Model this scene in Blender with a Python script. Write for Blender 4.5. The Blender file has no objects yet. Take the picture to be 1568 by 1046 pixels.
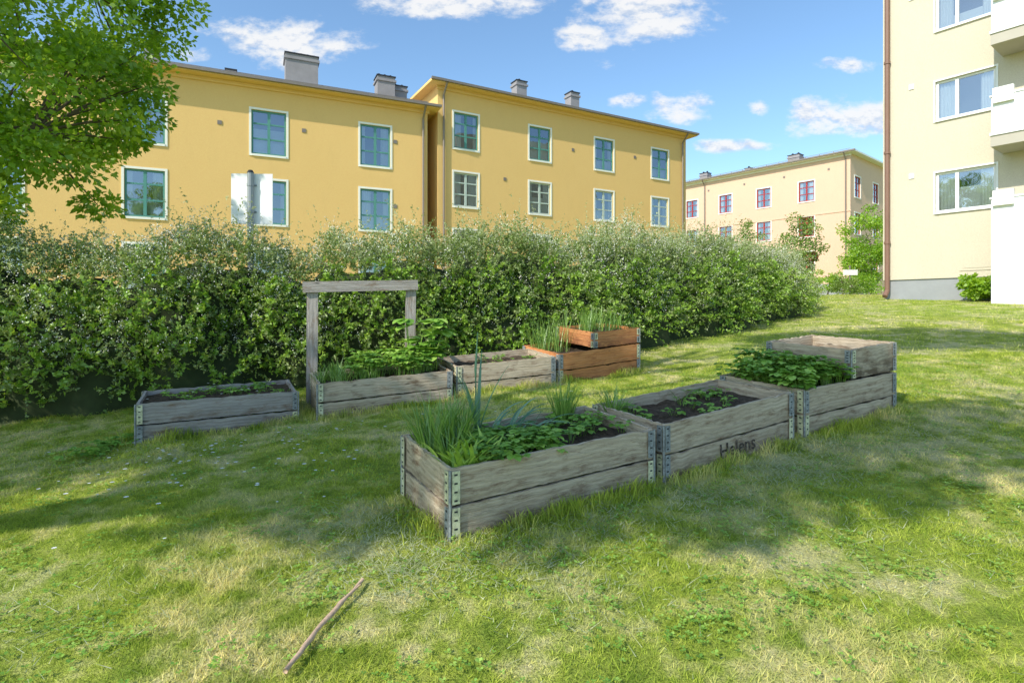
import bpy, math, random
import numpy as np
from mathutils import Vector, Matrix, noise as mnoise
random.seed(7); rng=np.random.default_rng(11)
scene=bpy.context.scene
R=math.radians
# ------------------------------------------------------------------ helpers
def empty(name,loc=(0,0,0)):
    o=bpy.data.objects.new(name,None); o.location=loc; scene.collection.objects.link(o); return o
class MB:
    def __init__(s): s.v=[];s.f=[];s.m=[];s.uv=[];s.r=[]
    def add(s,vs,fs,mat=0,uvs=None,rnd=0.5):
        b=len(s.v); s.v+= [tuple(p) for p in vs]
        if isinstance(rnd,(int,float)): s.r+=[float(rnd)]*len(vs)
        else: s.r+=list(rnd)
        for k,f in enumerate(fs):
            s.f.append(tuple(b+i for i in f)); s.m.append(mat)
            s.uv+= (uvs[k] if uvs else [(0,0)]*len(f))
    def quad(s,a,b,c,d,mat=0,rnd=0.5): s.add([a,b,c,d],[(0,1,2,3)],mat,None,rnd)
    def hexa(s,p,mat=0,rnd=0.5,skip=()):
        fs=[(0,3,2,1),(4,5,6,7),(0,1,5,4),(1,2,6,5),(2,3,7,6),(3,0,4,7)]
        s.add(p,[f for i,f in enumerate(fs) if i not in skip],mat,None,rnd)
    def build(s,name,mats,parent=None,smooth=False):
        me=bpy.data.meshes.new(name); me.from_pydata(s.v,[],s.f)
        for m in mats: me.materials.append(m)
        me.polygons.foreach_set('material_index',s.m)
        uvl=me.uv_layers.new(name='UVMap'); uvl.data.foreach_set('uv',np.array(s.uv,dtype=np.float32).ravel())
        a=me.attributes.new('rnd','FLOAT','POINT'); a.data.foreach_set('value',np.array(s.r,dtype=np.float32))
        if smooth: me.polygons.foreach_set('use_smooth',[True]*len(s.f))
        me.update()
        o=bpy.data.objects.new(name,me); scene.collection.objects.link(o)
        if parent: o.parent=parent
        return o
def np_mesh(name,verts,faces,rnd,mat,parent=None):
    me=bpy.data.meshes.new(name); V=len(verts);F,k=faces.shape
    me.vertices.add(V); me.vertices.foreach_set('co',verts.astype(np.float32).ravel())
    me.loops.add(F*k); me.loops.foreach_set('vertex_index',faces.astype(np.int32).ravel())
    me.polygons.add(F); me.polygons.foreach_set('loop_start',np.arange(0,F*k,k,dtype=np.int32))
    try: me.polygons.foreach_set('loop_total',np.full(F,k,dtype=np.int32))
    except Exception: pass
    a=me.attributes.new('rnd','FLOAT','POINT'); a.data.foreach_set('value',rnd.astype(np.float32))
    me.materials.append(mat); me.update(calc_edges=True)
    o=bpy.data.objects.new(name,me); scene.collection.objects.link(o)
    if parent: o.parent=parent
    return o
def norm(a): return a/np.maximum(np.linalg.norm(a,axis=1,keepdims=True),1e-9)
def leaf_cards(c,d,size,wr,rnd):
    n=len(c); d=norm(d); side=norm(np.cross(d,rng.normal(size=(n,3)))); up=np.cross(side,d)
    s=size[:,None]
    b=c; t=c+d*s; m=c+d*s*0.45; l=m+side*s*wr+up*s*0.12; r=m-side*s*wr+up*s*0.12
    v=np.stack([b,r,t,l],1).reshape(-1,3)
    f=np.arange(4*n).reshape(-1,4)
    return v,f,np.repeat(rnd,4)
def tube(mb,pts,rad,n=7,mat=0,rnd=0.5):
    pts=[Vector(p) for p in pts]
    vs=[]
    for i,p in enumerate(pts):
        d=(pts[min(i+1,len(pts)-1)]-pts[max(i-1,0)]).normalized()
        a=d.cross(Vector((0,0,1)));
        if a.length<.01: a=Vector((1,0,0))
        a.normalize(); b=d.cross(a)
        for k in range(n):
            t=2*math.pi*k/n; vs.append(p+(a*math.cos(t)+b*math.sin(t))*rad[i])
    fs=[]
    for i in range(len(pts)-1):
        for k in range(n): fs.append((i*n+k,i*n+(k+1)%n,(i+1)*n+(k+1)%n,(i+1)*n+k))
    fs.append(tuple(range(n))); fs.append(tuple(reversed(range((len(pts)-1)*n,len(pts)*n))))
    mb.add(vs,fs,mat,None,rnd)
# ------------------------------------------------------------------ materials
def mat(name):
    m=bpy.data.materials.new(name); m.use_nodes=True; nt=m.node_tree; nt.nodes.clear()
    out=nt.nodes.new('ShaderNodeOutputMaterial'); return m,nt,out
def noise(nt,vec,scale,detail=4,rough=.6):
    n=nt.nodes.new('ShaderNodeTexNoise'); n.inputs['Scale'].default_value=scale; n.inputs['Detail'].default_value=detail; n.inputs['Roughness'].default_value=rough
    if vec is not None: nt.links.new(vec,n.inputs['Vector'])
    return n.outputs['Fac']
def ramp(nt,fac,stops):
    r=nt.nodes.new('ShaderNodeValToRGB'); e=r.color_ramp.elements
    while len(e)<len(stops): e.new(0.5)
    for i,(p,c) in enumerate(stops):
        e[i].position=p; e[i].color=(*c,1) if len(c)==3 else c
    nt.links.new(fac,r.inputs['Fac']); return r.outputs['Color']
def mixc(nt,fac,a,b,mode='MIX'):
    m=nt.nodes.new('ShaderNodeMix'); m.data_type='RGBA'; m.blend_type=mode
    for s,v in ((m.inputs['Factor'],fac),(m.inputs['A'],a),(m.inputs['B'],b)):
        if isinstance(v,bpy.types.NodeSocket): nt.links.new(v,s)
        elif isinstance(v,(int,float)): s.default_value=v
        else: s.default_value=(*v,1)
    return m.outputs['Result']
def mth(nt,op,a,b=0.0,c=0.0,clamp=False):
    m=nt.nodes.new('ShaderNodeMath'); m.operation=op; m.use_clamp=clamp
    for i,v in enumerate((a,b,c)):
        if isinstance(v,bpy.types.NodeSocket): nt.links.new(v,m.inputs[i])
        else: m.inputs[i].default_value=v
    return m.outputs[0]
def pos(nt): return nt.nodes.new('ShaderNodeNewGeometry').outputs['Position']
def mapping(nt,vec,scale=(1,1,1),loc=(0,0,0)):
    m=nt.nodes.new('ShaderNodeMapping'); m.inputs['Scale'].default_value=scale; m.inputs['Location'].default_value=loc
    nt.links.new(vec,m.inputs['Vector']); return m.outputs['Vector']
def bump(nt,h,strength=.3,dist=.01):
    b=nt.nodes.new('ShaderNodeBump'); b.inputs['Strength'].default_value=strength; b.inputs['Distance'].default_value=dist
    nt.links.new(h,b.inputs['Height']); return b.outputs['Normal']
def pbr(nt,out,col,rough=.8,nrm=None,metal=0,spec=.3):
    p=nt.nodes.new('ShaderNodeBsdfPrincipled')
    for s,v in (('Base Color',col),('Roughness',rough),('Metallic',metal)):
        if isinstance(v,bpy.types.NodeSocket): nt.links.new(v,p.inputs[s])
        elif s=='Base Color': p.inputs[s].default_value=(*v,1)
        else: p.inputs[s].default_value=v
    p.inputs['Specular IOR Level'].default_value=spec
    if nrm is not None: nt.links.new(nrm,p.inputs['Normal'])
    nt.links.new(p.outputs[0],out.inputs['Surface']); return p
def attr(nt,n='rnd'):
    a=nt.nodes.new('ShaderNodeAttribute'); a.attribute_name=n; return a.outputs['Fac']
def stucco(name,col,col2,scale=1.0):
    m,nt,out=mat(name); p=pos(nt)
    n1=noise(nt,p,.35*scale,4,.65); c=mixc(nt,n1,col,col2)
    n2=noise(nt,mapping(nt,p,(1.6,1.6,.6)),1.0,5,.7)
    c=mixc(nt,mth(nt,'MULTIPLY',ramp(nt,n2,[(.5,(0,0,0)),(.85,(1,1,1))]),.12),c,tuple(x*.62 for x in col))
    n3=noise(nt,p,40,3,.7); c=mixc(nt,.22,c,ramp(nt,n3,[(.3,(.25,.25,.25)),(.7,(.8,.8,.8))]),'OVERLAY')
    pbr(nt,out,c,.92,bump(nt,n3,.35,.01),0,.15); return m
def plain(name,col,rough=.6,metal=0,var=.25,scale=8,spec=.3):
    m,nt,out=mat(name); n1=noise(nt,pos(nt),scale,4,.65)
    c=mixc(nt,n1,tuple(x*(1-var) for x in col),tuple(min(1,x*(1+var)) for x in col))
    pbr(nt,out,c,rough,bump(nt,n1,.15,.005),metal,spec); return m
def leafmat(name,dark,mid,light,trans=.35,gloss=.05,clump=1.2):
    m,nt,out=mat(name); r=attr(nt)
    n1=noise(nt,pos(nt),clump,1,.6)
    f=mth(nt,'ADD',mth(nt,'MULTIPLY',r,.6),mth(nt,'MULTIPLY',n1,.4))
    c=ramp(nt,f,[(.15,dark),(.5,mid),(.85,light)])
    d=nt.nodes.new('ShaderNodeBsdfDiffuse'); nt.links.new(c,d.inputs['Color'])
    t=nt.nodes.new('ShaderNodeBsdfTranslucent'); nt.links.new(mixc(nt,1.0,c,(1.15,1.1,.55),'MULTIPLY'),t.inputs['Color'])
    g=nt.nodes.new('ShaderNodeBsdfGlossy'); g.inputs['Roughness'].default_value=.45; g.inputs['Color'].default_value=(.9,1,.9,1)
    mx=nt.nodes.new('ShaderNodeMixShader'); mx.inputs[0].default_value=trans; nt.links.new(d.outputs[0],mx.inputs[1]); nt.links.new(t.outputs[0],mx.inputs[2])
    m2=nt.nodes.new('ShaderNodeMixShader'); m2.inputs[0].default_value=gloss; nt.links.new(mx.outputs[0],m2.inputs[1]); nt.links.new(g.outputs[0],m2.inputs[2])
    nt.links.new(m2.outputs[0],out.inputs['Surface']); return m
def lawn_color(nt,isblade):
    p=pos(nt); flat=mapping(nt,p,(1,1,0))
    n1=noise(nt,flat,1.05,3,.68); n2=noise(nt,flat,3.6,3,.72); n3=noise(nt,flat,.3,1,.5)
    g=ramp(nt,n2,[(.3,(.22,.31,.045)),(.5,(.41,.48,.08)),(.68,(.60,.62,.16))])
    dry=mth(nt,'ADD',mth(nt,'MULTIPLY',n1,.60),mth(nt,'MULTIPLY',n2,.40))
    df=ramp(nt,dry,[(.48,(0,0,0)),(.59,(1,1,1))])
    c=mixc(nt,mth(nt,'MULTIPLY',df,.72),g,(.80,.69,.42))
    c=mixc(nt,mth(nt,'MULTIPLY',ramp(nt,n3,[(.42,(0,0,0)),(.6,(1,1,1))]),.28),c,(.31,.46,.07))
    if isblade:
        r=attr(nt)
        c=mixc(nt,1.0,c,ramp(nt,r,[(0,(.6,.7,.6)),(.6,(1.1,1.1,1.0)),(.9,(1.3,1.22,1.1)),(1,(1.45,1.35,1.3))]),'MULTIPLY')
    return c,n2
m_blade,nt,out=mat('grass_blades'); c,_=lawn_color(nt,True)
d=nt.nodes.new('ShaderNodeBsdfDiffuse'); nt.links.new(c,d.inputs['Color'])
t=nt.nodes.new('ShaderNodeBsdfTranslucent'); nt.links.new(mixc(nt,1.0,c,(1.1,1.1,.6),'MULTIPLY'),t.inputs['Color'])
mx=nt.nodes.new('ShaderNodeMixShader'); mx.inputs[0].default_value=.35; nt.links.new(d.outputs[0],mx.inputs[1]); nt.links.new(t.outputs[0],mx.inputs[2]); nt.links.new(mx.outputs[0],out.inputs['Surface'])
m_ground,nt,out=mat('lawn_ground'); c,n2=lawn_color(nt,False); p=pos(nt)
nf=noise(nt,p,70,3,.75)
c=mixc(nt,1.0,c,ramp(nt,nf,[(.3,(.45,.45,.4)),(.6,(.95,.95,.95)),(.8,(1.2,1.15,1.05))]),'MULTIPLY')
pbr(nt,out,c,.95,bump(nt,nf,.9,.03),0,.1)
m_yellow=stucco('yellow_render',(.72,.465,.175),(.76,.50,.20))
m_tan=stucco('cream_render',(.56,.50,.385),(.60,.54,.42))
m_pink=stucco('peach_render',(.66,.45,.315),(.70,.49,.35))
m_white=plain('white_paint',(.80,.80,.78),.5,0,.03,3)
m_cream=plain('cream_window_casing',(.80,.78,.70),.6,0,.06,5)
m_teal=plain('teal_window_frame',(.09,.26,.22),.5,0,.1,5)
m_pale=plain('pale_green_window_frame',(.45,.52,.46),.5,0,.1,5)
m_red=plain('red_window_frame',(.36,.035,.035),.5,0,.1,5)
m_inter=plain('dark_interior',(.05,.05,.055),.9,0,.3,2)
m_curt=plain('curtain_fabric',(.75,.75,.72),.9,0,.1,12)
m_concrete=plain('concrete_plinth',(.30,.31,.32),.9,0,.15,3)
m_balc=plain('white_balcony_panel',(.76,.76,.77),.6,0,.02,2)
m_slab=plain('balcony_slab_render',(.46,.42,.35),.9,0,.08,2)
m_pipe=plain('brown_downpipe',(.22,.125,.09),.5,0,.15,5)
m_gut=plain('metal_gutter',(.24,.20,.17),.5,.3,.2,5)
m_roof=plain('grey_metal_roof',(.40,.42,.44),.45,.5,.15,2)
m_chim=plain('grey_chimney',(.27,.25,.25),.85,0,.25,2)
m_dark=plain('dark_metal',(.05,.05,.055),.5,.5,.2,5)
m_glass,nt,out=mat('window_glass')
g=nt.nodes.new('ShaderNodeBsdfGlossy'); g.inputs['Roughness'].default_value=.02; g.inputs['Color'].default_value=(.9,.95,1,1)
nt.links.new(bump(nt,noise(nt,pos(nt),.9,2,.5),.12,.06),g.inputs['Normal'])
tr=nt.nodes.new('ShaderNodeBsdfTransparent'); tr.inputs['Color'].default_value=(.75,.8,.8,1)
lw=nt.nodes.new('ShaderNodeLayerWeight'); lw.inputs['Blend'].default_value=.35
mx=nt.nodes.new('ShaderNodeMixShader'); nt.links.new(mth(nt,'ADD',mth(nt,'MULTIPLY',lw.outputs['Fresnel'],.8),.26,0,True),mx.inputs[0]); nt.links.new(tr.outputs[0],mx.inputs[1]); nt.links.new(g.outputs[0],mx.inputs[2]); nt.links.new(mx.outputs[0],out.inputs['Surface'])
def wood(name,c1,c2,c3,dirt=(.10,.07,.045),stain=(.22,.14,.085)):
    m,nt,out=mat(name); uv=nt.nodes.new('ShaderNodeUVMap').outputs[0]
    n1=noise(nt,mapping(nt,uv,(1.3,26,1)),1,5,.7); n2=noise(nt,mapping(nt,uv,(1.8,5,1)),1,4,.65); n3=noise(nt,mapping(nt,uv,(7,150,1)),1,3,.6)
    n4=noise(nt,mapping(nt,uv,(4.5,13,1)),1,5,.7)
    w=nt.nodes.new('ShaderNodeTexWave'); w.wave_type='BANDS'; w.bands_direction='Y'; w.inputs['Scale'].default_value=5; w.inputs['Distortion'].default_value=9; w.inputs['Detail'].default_value=3; w.inputs['Detail Scale'].default_value=.6
    nt.links.new(mapping(nt,uv,(.8,1.8,1)),w.inputs['Vector'])
    c=mixc(nt,ramp(nt,n2,[(.35,(0,0,0)),(.65,(1,1,1))]),c1,c2)
    c=mixc(nt,mth(nt,'MULTIPLY',ramp(nt,n1,[(.4,(0,0,0)),(.68,(1,1,1))]),.6),c,c3)
    c=mixc(nt,mth(nt,'MULTIPLY',w.outputs['Fac'],.28),c,tuple(x*.5 for x in c2))
    c=mixc(nt,ramp(nt,n4,[(.52,(0,0,0)),(.68,(.9,.9,.9))]),c,stain)
    c=mixc(nt,ramp(nt,n3,[(.6,(0,0,0)),(.74,(.7,.7,.7))]),c,dirt)
    vo=nt.nodes.new('ShaderNodeTexVoronoi'); vo.inputs['Scale'].default_value=1.0; nt.links.new(mapping(nt,uv,(3.1,9,1)),vo.inputs['Vector'])
    c=mixc(nt,ramp(nt,vo.outputs['Distance'],[(.05,(.85,.85,.85)),(.13,(0,0,0))]),c,tuple(x*.25 for x in c1))
    r=attr(nt); rr=mth(nt,'MULTIPLY',r,ramp(nt,n4,[(.38,(.25,.25,.25)),(.52,(1,1,1))]))
    c=mixc(nt,mth(nt,'MULTIPLY',rr,.9),c,dirt)
    pbr(nt,out,c,.88,bump(nt,mth(nt,'ADD',n1,mth(nt,'MULTIPLY',n3,.6)),1.0,.012),0,.15); return m
m_wood=wood('weathered_pallet_wood',(.60,.49,.35),(.47,.37,.26),(.74,.64,.49))
m_woodg=wood('grey_weathered_wood',(.42,.38,.35),(.33,.295,.265),(.56,.51,.46))
m_woodo=wood('fresh_orange_wood',(.68,.29,.11),(.56,.22,.075),(.74,.38,.17),(.22,.09,.05),(.42,.155,.06))
m_zinc,nt,out=mat('galvanised_hinge'); n1=noise(nt,pos(nt),30,4,.7)
pbr(nt,out,ramp(nt,n1,[(.3,(.14,.15,.15)),(.6,(.34,.36,.35)),(.75,(.50,.48,.35))]),.75,None,.1,.15)
m_rustz,nt,out=mat('aged_hinge_yellow'); n1=noise(nt,pos(nt),25,4,.7)
pbr(nt,out,ramp(nt,n1,[(.3,(.25,.26,.18)),(.55,(.68,.66,.42)),(.75,(.65,.65,.58))]),.7,None,.1,.15)
m_soil,nt,out=mat('bed_soil'); p=pos(nt); n1=noise(nt,p,22,6,.75)
pbr(nt,out,ramp(nt,n1,[(.3,(.035,.026,.018)),(.6,(.13,.095,.065)),(.78,(.30,.24,.18))]),.95,bump(nt,n1,1,.03),0,.1)
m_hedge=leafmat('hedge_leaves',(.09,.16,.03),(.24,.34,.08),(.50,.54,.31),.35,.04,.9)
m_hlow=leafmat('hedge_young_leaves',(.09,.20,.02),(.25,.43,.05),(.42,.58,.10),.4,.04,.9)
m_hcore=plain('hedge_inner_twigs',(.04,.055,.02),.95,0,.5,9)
m_flower=plain('white_blossom',(.76,.76,.68),.8,0,.1,20)
m_tree=leafmat('tree_leaves',(.14,.28,.015),(.29,.49,.03),(.50,.66,.06),.5,.05,.7)
m_bark=plain('tree_bark',(.16,.125,.09),.95,0,.5,14)
m_straw=leafmat('strawberry_leaf',(.10,.23,.03),(.23,.43,.055),(.42,.61,.12),.3,.05,6)
m_chive=leafmat('chive_leaf',(.11,.23,.035),(.21,.37,.06),(.36,.52,.13),.3,.06,6)
m_leek=leafmat('leek_leaf',(.09,.19,.11),(.16,.32,.19),(.28,.43,.28),.25,.06,6)
m_lily=leafmat('light_green_leaf',(.25,.41,.05),(.44,.62,.10),(.60,.75,.18),.35,.05,6)
m_brightbush=leafmat('bush_leaves',(.11,.19,.03),(.22,.34,.06),(.40,.48,.14),.35,.05,1.2)
m_clip=leafmat('cut_grass_hay',(.26,.31,.16),(.42,.46,.27),(.64,.63,.42),.25,.03,5)
# ------------------------------------------------------------------ terrain
def gz(x,y):
    x=np.asarray(x,float); y=np.asarray(y,float)
    b=.077*(np.clip(y,-6,20)-3)+.024*np.clip(y-20,0,45)
    k=np.clip((y-16)/8,0,1); b=b-.05*np.sin(k*np.pi)
    l=-.055*np.clip(-x,0,8); r=.04*np.clip(x-1,0,13)
    n=.010*(np.sin(x*2.3+1)*np.sin(y*1.9)+np.sin(x*4.7+y*3.1))
    return b+l+r+n
g=lambda x,y: float(gz(x,y))
def axis(a,b,fine0,fine1,st):
    mid=np.arange(fine0,fine1,st); lo=fine0-np.geomspace(st,fine0-a,28)[::-1]; hi=fine1+np.geomspace(st,b-fine1,28)
    return np.unique(np.concatenate([lo,mid,hi]))
xs=axis(-700,700,-14,18,.3); ys=axis(-500,900,-3,26,.3)
XX,YY=np.meshgrid(xs,ys); ZZ=gz(XX,YY); vv=np.stack([XX,YY,ZZ],-1).reshape(-1,3)
nx,ny=len(xs),len(ys); i=np.arange(nx-1); j=np.arange(ny-1); I,J=np.meshgrid(i,j); a=(J*nx+I).ravel()
ff=np.stack([a,a+1,a+1+nx,a+nx],1)
gr=np_mesh('lawn_ground',vv,ff,np.zeros(len(vv)),m_ground); gr.data.polygons.foreach_set('use_smooth',[True]*len(ff))
# ------------------------------------------------------------------ grass
def lump(x,y): return .5+.25*np.sin(x*3.1+np.sin(y*2.3)*1.3)+.25*np.sin(y*3.7+1.3+np.sin(x*2.9)*1.5)
def blades(x,y,h,w,seg2=True,lean=.5,z0=-.004):
    n=len(x); z=gz(x,y)+z0; a=rng.uniform(0,2*np.pi,n); sx=np.cos(a)*w/2; sy=np.sin(a)*w/2
    b=rng.uniform(0,2*np.pi,n); L=h*rng.uniform(.1,1,n)*lean; lx=np.cos(b)*L; ly=np.sin(b)*L
    base=np.stack([x,y,z],1); S=np.stack([sx,sy,np.zeros(n)],1)
    mid=base+np.stack([lx*.35,ly*.35,h*.6],1); tip=base+np.stack([lx,ly,h*rng.uniform(.75,1,n)],1)
    r=rng.uniform(0,1,n)
    if seg2:
        v=np.stack([base-S,base+S,mid-S*.8,mid+S*.8,tip],1).reshape(-1,3); o=np.arange(n)[:,None]*5
        f=np.concatenate([o+np.array([[0,1,2]]),o+np.array([[1,3,2]]),o+np.array([[2,3,4]])],0); return v,f,np.repeat(r,5)
    v=np.stack([base-S,base+S,tip],1).reshape(-1,3); return v,np.arange(3*n).reshape(-1,3),np.repeat(r,3)
def field(n,y0,y1,mx=1.05,off=.6):
    y=np.sqrt(rng.uniform(y0*y0,y1*y1,n)); x=rng.uniform(-1,1,n)*(y*mx+off); return x,y
parts=[];clips=[]
def addg(t,L=None):
    L=parts if L is None else L
    off=sum(len(p[0]) for p in L); L.append((t[0],t[1]+off,t[2]))
def thin(x,y,k=1.0):
    # worn patches carry shorter, sparser grass
    q=.5+.5*np.sin(x*1.7+2.1*np.sin(y*.9))*np.sin(y*2.1+1.7*np.sin(x*1.1)); keep=rng.uniform(0,1,len(x))<(.55+.45*q)**k; return x[keep],y[keep]
x,y=thin(*field(310000,1.7,4.2)); l=lump(x,y); addg(blades(x,y,(.012+.024*l)*rng.uniform(.5,1.6,len(x)),rng.uniform(.003,.006,len(x)),False,1.5))
x,y=thin(*field(210000,4.2,8.5)); l=lump(x,y); addg(blades(x,y,(.018+.024*l)*rng.uniform(.6,1.4,len(x)),rng.uniform(.005,.010,len(x)),False,1.3))
x,y=field(130000,8.5,26,1.0,1); l=lump(x,y); addg(blades(x,y,(.028+.026*l)*rng.uniform(.6,1.5,len(x)),rng.uniform(.010,.02,len(x)),False,1.1))
nt_=1000; cx,cy=field(nt_,1.8,12); x=np.repeat(cx,28)+rng.normal(0,.035,nt_*28); y=np.repeat(cy,28)+rng.normal(0,.035,nt_*28)
addg(blades(x,y,rng.uniform(.035,.075,len(x)),rng.uniform(.003,.006,len(x)),False,1.1))
cxl,cyl=field(900,1.9,8); x=np.repeat(cxl,16)+rng.normal(0,.07,900*16); y=np.repeat(cyl,16)+rng.normal(0,.07,900*16)
clov=(x,y)
def clipping(cx,cy,r,n):
    x=rng.normal(cx,r,n); y=rng.normal(cy,r*.8,n); addg(blades(x,y,rng.uniform(.008,.035,n),rng.uniform(.003,.006,n),False,4.0,.012+0*x),clips)
for cx,cy,r,n in ((-.75,3.15,.2,1300),(-1.0,3.55,.2,900),(-.5,2.85,.2,900),(.1,3.1,.25,900),(1.3,3.75,.2,1300),(2.0,4.1,.22,2400),(2.6,4.5,.25,1500),(3.4,4.8,.3,1300),(-1.6,3.2,.3,500),(-3.2,5.1,.3,1100),(-2.0,5.6,.2,500),(.3,2.75,.3,600),(1.7,3.2,.5,900),(4.5,5.6,.6,1100),(-4.2,5.2,.4,500),(.6,3.4,.2,800),(-2.2,2.6,.4,500),(2.8,3.0,.5,700)): clipping(cx,cy,r,n)
# ------------------------------------------------------------------ raised beds
def lerp(a,b,t): return a+(b-a)*t
class Bed: pass
def plank_side(mb,P,Q,zb,zt,inward,th,nb,seed):
    rs=random.Random(seed); L=(Q-P).length; d=(Q-P)/L; NS=34
    for b in range(nb):
        f0=b/nb; f1=(b+1)/nb; gap=.005; vs=[];rn=[]; ou=rs.uniform(0,50); ov=rs.uniform(0,50); off=rs.uniform(-.006,.006)
        for i in range(NS+1):
            t=i/NS; p=P+d*L*t; z0=lerp(lerp(zb[0],zb[1],t),lerp(zt[0],zt[1],t),f0); z1=lerp(lerp(zb[0],zb[1],t),lerp(zt[0],zt[1],t),f1)
            z0+=gap+rs.uniform(0,.006); z1-=gap*.5+rs.uniform(0,.006)+(.022*max(0,mnoise.noise(Vector((t*11,seed,b)))-.05)) if 0<i<NS else gap*.5
            bow=off+.005*math.sin(t*3+seed)
            o=p-inward*bow; q=p+inward*(th-bow)
            zm=lerp(z0,z1,.5)
            vs+=[(o.x,o.y,z0),(o.x,o.y,zm),(o.x,o.y,z1),(q.x,q.y,z1),(q.x,q.y,z0)]
            low=1.0 if b==0 else .3
            rn+=[low,.45 if b==0 else .06,.05 if b==0 else 0,0,low]
        fs=[];uv=[]
        H=(zt[0]-zb[0])/nb
        for i in range(NS):
            k=i*5; u0=ou+L*i/NS; u1=ou+L*(i+1)/NS
            for s,(a,c,v0,v1) in enumerate([(0,1,0,H/2),(1,2,H/2,H),(2,3,H,H+th),(3,4,H+th,2*H+th),(4,0,2*H+th,2*H+2*th)]):
                fs.append((k+a,k+5+a,k+5+c,k+c)); uv.append([(u0,ov+v0),(u1,ov+v0),(u1,ov+v1),(u0,ov+v1)])
        fs.append((0,1,2,3,4)); uv.append([(ou,ov),(ou,ov+.05),(ou,ov+.1),(ou+.02,ov+.1),(ou+.02,ov)])
        k=NS*5; fs.append((k+4,k+3,k+2,k+1,k)); uv.append([(ou,ov),(ou,ov+.05),(ou,ov+.1),(ou+.02,ov+.1),(ou+.02,ov)])
        mb.add(vs,fs,0,uv,rn)
def hinge(mb,C,z0,z1,dirs,outs,seed):
    rs=random.Random(seed)
    n=2
    for d,o in zip(dirs,outs):
        for k in range(n):
            a=lerp(z0,z1,k/n)+.012; b=lerp(z0,z1,(k+1)/n)-.010
            for (u0,u1,w0,w1) in [(.004,.052,.0115,.0145)]:
                p=[]
                for z in (a,b):
                    for (u,w) in ((u0,w0),(u1,w0),(u1,w1),(u0,w1)):
                        q=C+d*u+o*w; p.append((q.x,q.y,z))
                mb.hexa(p,1 if rs.random()<.6 else 0)
            for zz in np.linspace(a+.02,b-.02,4):
                p=[]
                for z in (zz-.005,zz+.005):
                    for (u,w) in ((.016,.0146),(.036,.0146),(.036,.0160),(.016,.0160)):
                        q=C+d*u+o*w; p.append((q.x,q.y,z))
                mb.hexa(p,2)
    o=(outs[0]+outs[1]).normalized()*.012
    tube(mb,[(C.x+o.x,C.y+o.y,z0+.01),(C.x+o.x,C.y+o.y,z1-.005)],[.008,.008],8,0)
def bed(parent,FL,FR,depth,zb,zt,woodm,nb=2,seed=1,soil=None):
    FL=Vector(FL);FR=Vector(FR); d=(FR-FL).normalized(); bk=Vector((-d.y,d.x)); BL=FL+bk*depth; BR=FR+bk*depth
    mb=MB(); th=.024; off=th+.002
    plank_side(mb,FL,FR,(zb[0],zb[1]),(zt[0],zt[1]),bk,th,nb,seed)
    plank_side(mb,BR,BL,(zb[3],zb[2]),(zt[3],zt[2]),-bk,th,nb,seed+1)
    def li(a,b,t): return a+(b-a)*t
    e=off/depth
    plank_side(mb,BL-bk*off,FL+bk*off,(li(zb[2],zb[0],e),li(zb[2],zb[0],1-e)),(li(zt[2],zt[0],e),li(zt[2],zt[0],1-e)),d,th,nb,seed+2)
    plank_side(mb,FR+bk*off,BR-bk*off,(li(zb[1],zb[3],e),li(zb[1],zb[3],1-e)),(li(zt[1],zt[3],e),li(zt[1],zt[3],1-e)),-d,th,nb,seed+3)
    mb.build('planks',[woodm],parent)
    hb=MB()
    for C,dd,oo,a,b in ((FL,(d,bk),(-bk,-d),zb[0],zt[0]),(FR,(-d,bk),(-bk,d),zb[1],zt[1]),(BL,(d,-bk),(bk,-d),zb[2],zt[2]),(BR,(-d,-bk),(bk,d),zb[3],zt[3])):
        hinge(hb,C,max(a,b-.42)+.0,b-.004,dd,oo,seed+int(a*100))
    hb.build('corner_hinges',[m_zinc,m_rustz,m_dark],parent)
    B=Bed(); B.FL,B.d,B.bk,B.L,B.D=FL,d,bk,(FR-FL).length,depth
    B.drop=soil if soil else .07
    def pt(u,v,dz=0):
        p=FL+d*B.L*u+bk*depth*v; z=(zt[0]*(1-u)+zt[1]*u)*(1-v)+(zt[2]*(1-u)+zt[3]*u)*v
        return (p.x,p.y,z-B.drop+dz)
    B.pt=pt
    if soil:
        sb=MB(); nu,nv=36,22
        m0=.028/B.L; m1=.028/depth; vs=[]
        for jj in range(nv+1):
            for ii in range(nu+1):
                u=m0+(1-2*m0)*ii/nu; v=m1+(1-2*m1)*jj/nv; q=pt(u,v); h=mnoise.noise(Vector((q[0]*9,q[1]*9,0)))*.025+mnoise.noise(Vector((q[0]*30,q[1]*30,5)))*.012
                vs.append((q[0],q[1],q[2]+h))
        fs=[(jj*(nu+1)+ii,jj*(nu+1)+ii+1,(jj+1)*(nu+1)+ii+1,(jj+1)*(nu+1)+ii) for jj in range(nv) for ii in range(nu)]
        sb.add(vs,fs); sb.build('soil',[m_soil],parent,True)
    if zb[0]<.5:
        for P,Q in ((FL,FR),(FL,BL),(FR,BR)):
            n=int((Q-P).length*750); t=rng.uniform(0,1,n); side=(bk*-1 if (P is FL and Q is FR) else (-d if Q is BL else d))
            o=np.abs(rng.normal(0,.07,n))+.012
            x=P.x+(Q.x-P.x)*t+side.x*o; y=P.y+(Q.y-P.y)*t+side.y*o
            hh=rng.uniform(.03,.13,n)*(.35+lump(x*3,y*3))
            addg(blades(x,y,hh,rng.uniform(.004,.007,n),True,.9))
    return B
def sink(zb,pts): return tuple(min(z,g(*p))-.03 for z,p in zip(zb,pts))
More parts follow.
